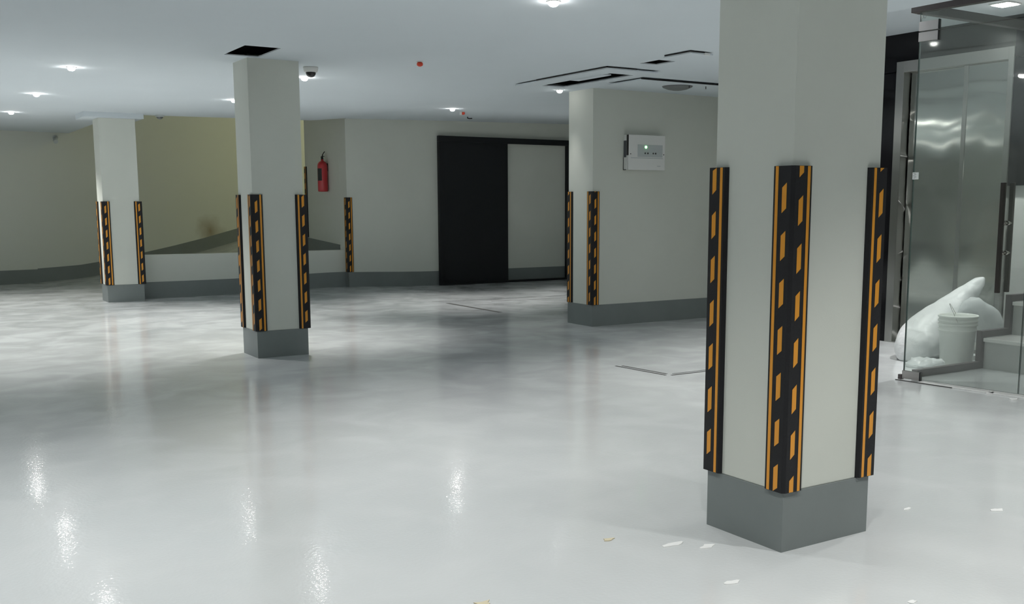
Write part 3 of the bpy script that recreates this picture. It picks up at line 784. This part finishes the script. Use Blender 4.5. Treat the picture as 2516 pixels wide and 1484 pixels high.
for x, y in ((1.5, 4.4), (-1.0, 3.4), (-1.6, 6.0), (-1.0, 9.9), (-1.0, 12.5), (-1.0, 15.1), (1.5, 1.6), (3.5, 1.2), (-1.0, .4), (5.15, 2.9), (5.15, .4), (8.9, 11.9)):
    downlight(x, y, ceil_z(x, y), WT*(1.5 if y > 8 else 1), 'lit downlight in the bay behind the wall block, hidden from view' if x == 8.9 else 'lit downlight outside the photo lighting the near floor', spread=84 if x > 8 else 112)
for x, y in ((7.33, 6.5), (6.9, 2.6), (5.62, 5.55)):
    downlight(x, y, HL, WT, 'lit downlight in the raised lobby ceiling', spread=84)
# square lamp inside the glass lobby
sl = thing('square_lamp', (7.487, 4.97, HL), 'bright square ceiling lamp seen through the glass at top right', 'ceiling lamp')
b = MB(); b.box(-.085, .085, -.085, .085, -.012, 0, 'white_plastic', .003); b.build('lamp_frame', sl)
b = MB(); b.box(-.07, .07, -.07, .07, -.016, -.0121, 'lamp_glow', .001); b.build('lamp_face', sl)
ld = bpy.data.lights.new('spot', 'SPOT'); ld.energy = 260; ld.spot_size = math.radians(140); ld.spot_blend = 1; ld.shadow_soft_size = .07
lo = bpy.data.objects.new('light_source', ld); COL.objects.link(lo); lo.parent = sl; lo.location = (0, 0, -.05)
# warm bulkhead lamp high on the ramp, out of sight behind the middle pillar
wl = thing('ramp_lamp', (8.2, 17.2, 4.55), 'warm lamp high over the ramp, hidden from view', 'lamp')
b = MB(); b.lathe([(0, .05), (.12, .05), (.12, .0), (.10, -.02), (0, -.03)], 'white_plastic', 24); b.build('lamp_housing', wl)
ld = bpy.data.lights.new('glow', 'POINT'); ld.energy = 95; ld.shadow_soft_size = .12; ld.color = (1., .94, .58)
lo = bpy.data.objects.new('light_source', ld); COL.objects.link(lo); lo.parent = wl; lo.location = (0, 0, -.15)

# ------------------------------------------------------------------ floor details
def groove(b, p, q, w=.012, z=.0012):
    p, q = Vector(p), Vector(q); d = (q-p).normalized(); n_ = Vector((-d.y, d.x))*w/2
    pts = [p-n_, q-n_, q+n_, p+n_]
    b.prism([tuple(v) for v in pts], -.002, z, 'groove')
o = MB(); groove(o, (4.945, 6.56), (4.995, 5.99), .020); groove(o, (4.995, 6.54), (5.040, 6.03), .018); groove(o, (5.03, 5.965), (5.75, 5.96), .022); groove(o, (5.08, 6.012), (5.75, 6.007), .012)
tag(o.build('inspection_cover'), 'floor inspection cover outline with double dark groove left of the big pillar', 'floor cover')
o = MB(); groove(o, (6.13, 13.6), (6.2, 12.62), .035); groove(o, (6.28, 12.04), (6.273, 10.65), .055); groove(o, (6.2, 12.34), (8.4, 12.16), .025); groove(o, (6.6, 12.2), (8.4, 12.02), .015); groove(o, (6.9, 11.95), (8.3, 11.80), .025)
tag(o.build('drain_cover'), 'thin dark drain cover lines on the floor in front of the black sliding door', 'floor cover')
def fleck(name, x, y, pts, h, m, label, cat, group):
    b = MB(); rnd = random.Random(int(x*100+y*1000)); r_ = .008+.006*pts; n_ = 9
    b.prism([(r_*rnd.uniform(.5, 1.7)*math.cos(2*PI*k/n_), r_*rnd.uniform(.35, .9)*math.sin(2*PI*k/n_)) for k in range(n_)], -.001, h, m)
    return tag(b.build(name, None, (x, y, 0)), label, cat, group)
FL = [('paint_fleck', 2.49, 2.92, 5, 'white paint fleck on the floor left of the nearest pillar, larger'),
      ('paint_fleck', 2.577, 2.86-.03, 3, 'white paint fleck on the floor at the nearest pillar, smaller'),
      ('paint_fleck', 2.40, 2.50, 3, 'white paint fleck on the floor below the nearest pillar front corner'),
      ('paint_fleck', 3.63, 2.73, 2, 'white paint fleck on the floor right of the nearest pillar'),
      ('paint_fleck', 3.94, 2.51, 3, 'white paint fleck on the floor by the right edge of the photo'),
      ('paint_fleck', 2.77, 2.05, 2, 'white paint fleck on the floor at the bottom edge below the pillar'),
      ('debris', 2.31, 3.10, 2, 'beige crumb on the open floor left of the nearest pillar'),
      ('debris', 1.576, 2.80, 4, 'beige crumb at the bottom edge of the photo')]
for m, x, y, k, lb in FL: fleck('floor_crumb' if m == 'debris' else 'paint_fleck', x, y, k, .003, m, lb, 'speck', 'specks on the floor')
for x, y, k, lb in ((6.40, 4.17, 3, 'shiny scrap of plastic beside the glass door sill, left one'), (6.33, 3.95, 5, 'shiny scraps of plastic below the glass door at the right edge')):
    fleck('plastic_scrap', x-.03, y, k, .008, 'paint_fleck', lb, 'scrap', 'plastic scraps by the sill')

# ------------------------------------------------------------------ camera
YAW, PITCH, ROLL = .5701, .1389, -.0011
cam = bpy.data.cameras.new('Camera'); co = bpy.data.objects.new('Camera', cam); COL.objects.link(co)
r_ = Vector((math.cos(YAW), -math.sin(YAW), 0)); f0 = Vector((math.sin(YAW), math.cos(YAW), 0)); up = Vector((0, 0, 1))
fw = f0*math.cos(PITCH)-up*math.sin(PITCH); u_ = f0*math.sin(PITCH)+up*math.cos(PITCH)
x_ = r_*math.cos(ROLL)+u_*math.sin(ROLL); y_ = -r_*math.sin(ROLL)+u_*math.cos(ROLL)
co.matrix_world = Matrix(((x_.x, y_.x, -fw.x, 0), (x_.y, y_.y, -fw.y, 0), (x_.z, y_.z, -fw.z, 1.3), (0, 0, 0, 1)))
cam.lens = 35.951; cam.sensor_width = 36; cam.sensor_fit = 'HORIZONTAL'
cam.shift_x = -.02632; cam.shift_y = .04413; cam.clip_start = .02
S.camera = co

# ------------------------------------------------------------------ world and colour
w = bpy.data.worlds.new('World'); S.world = w; w.use_nodes = True
w.node_tree.nodes['Background'].inputs['Color'].default_value = (.5, .55, .6, 1)
w.node_tree.nodes['Background'].inputs['Strength'].default_value = .0
vs = S.view_settings; vs.view_transform = 'Standard'; vs.look = 'None'; vs.gamma = 1; vs.use_curve_mapping = False; vs.exposure = -.58
S.display_settings.display_device = 'sRGB'
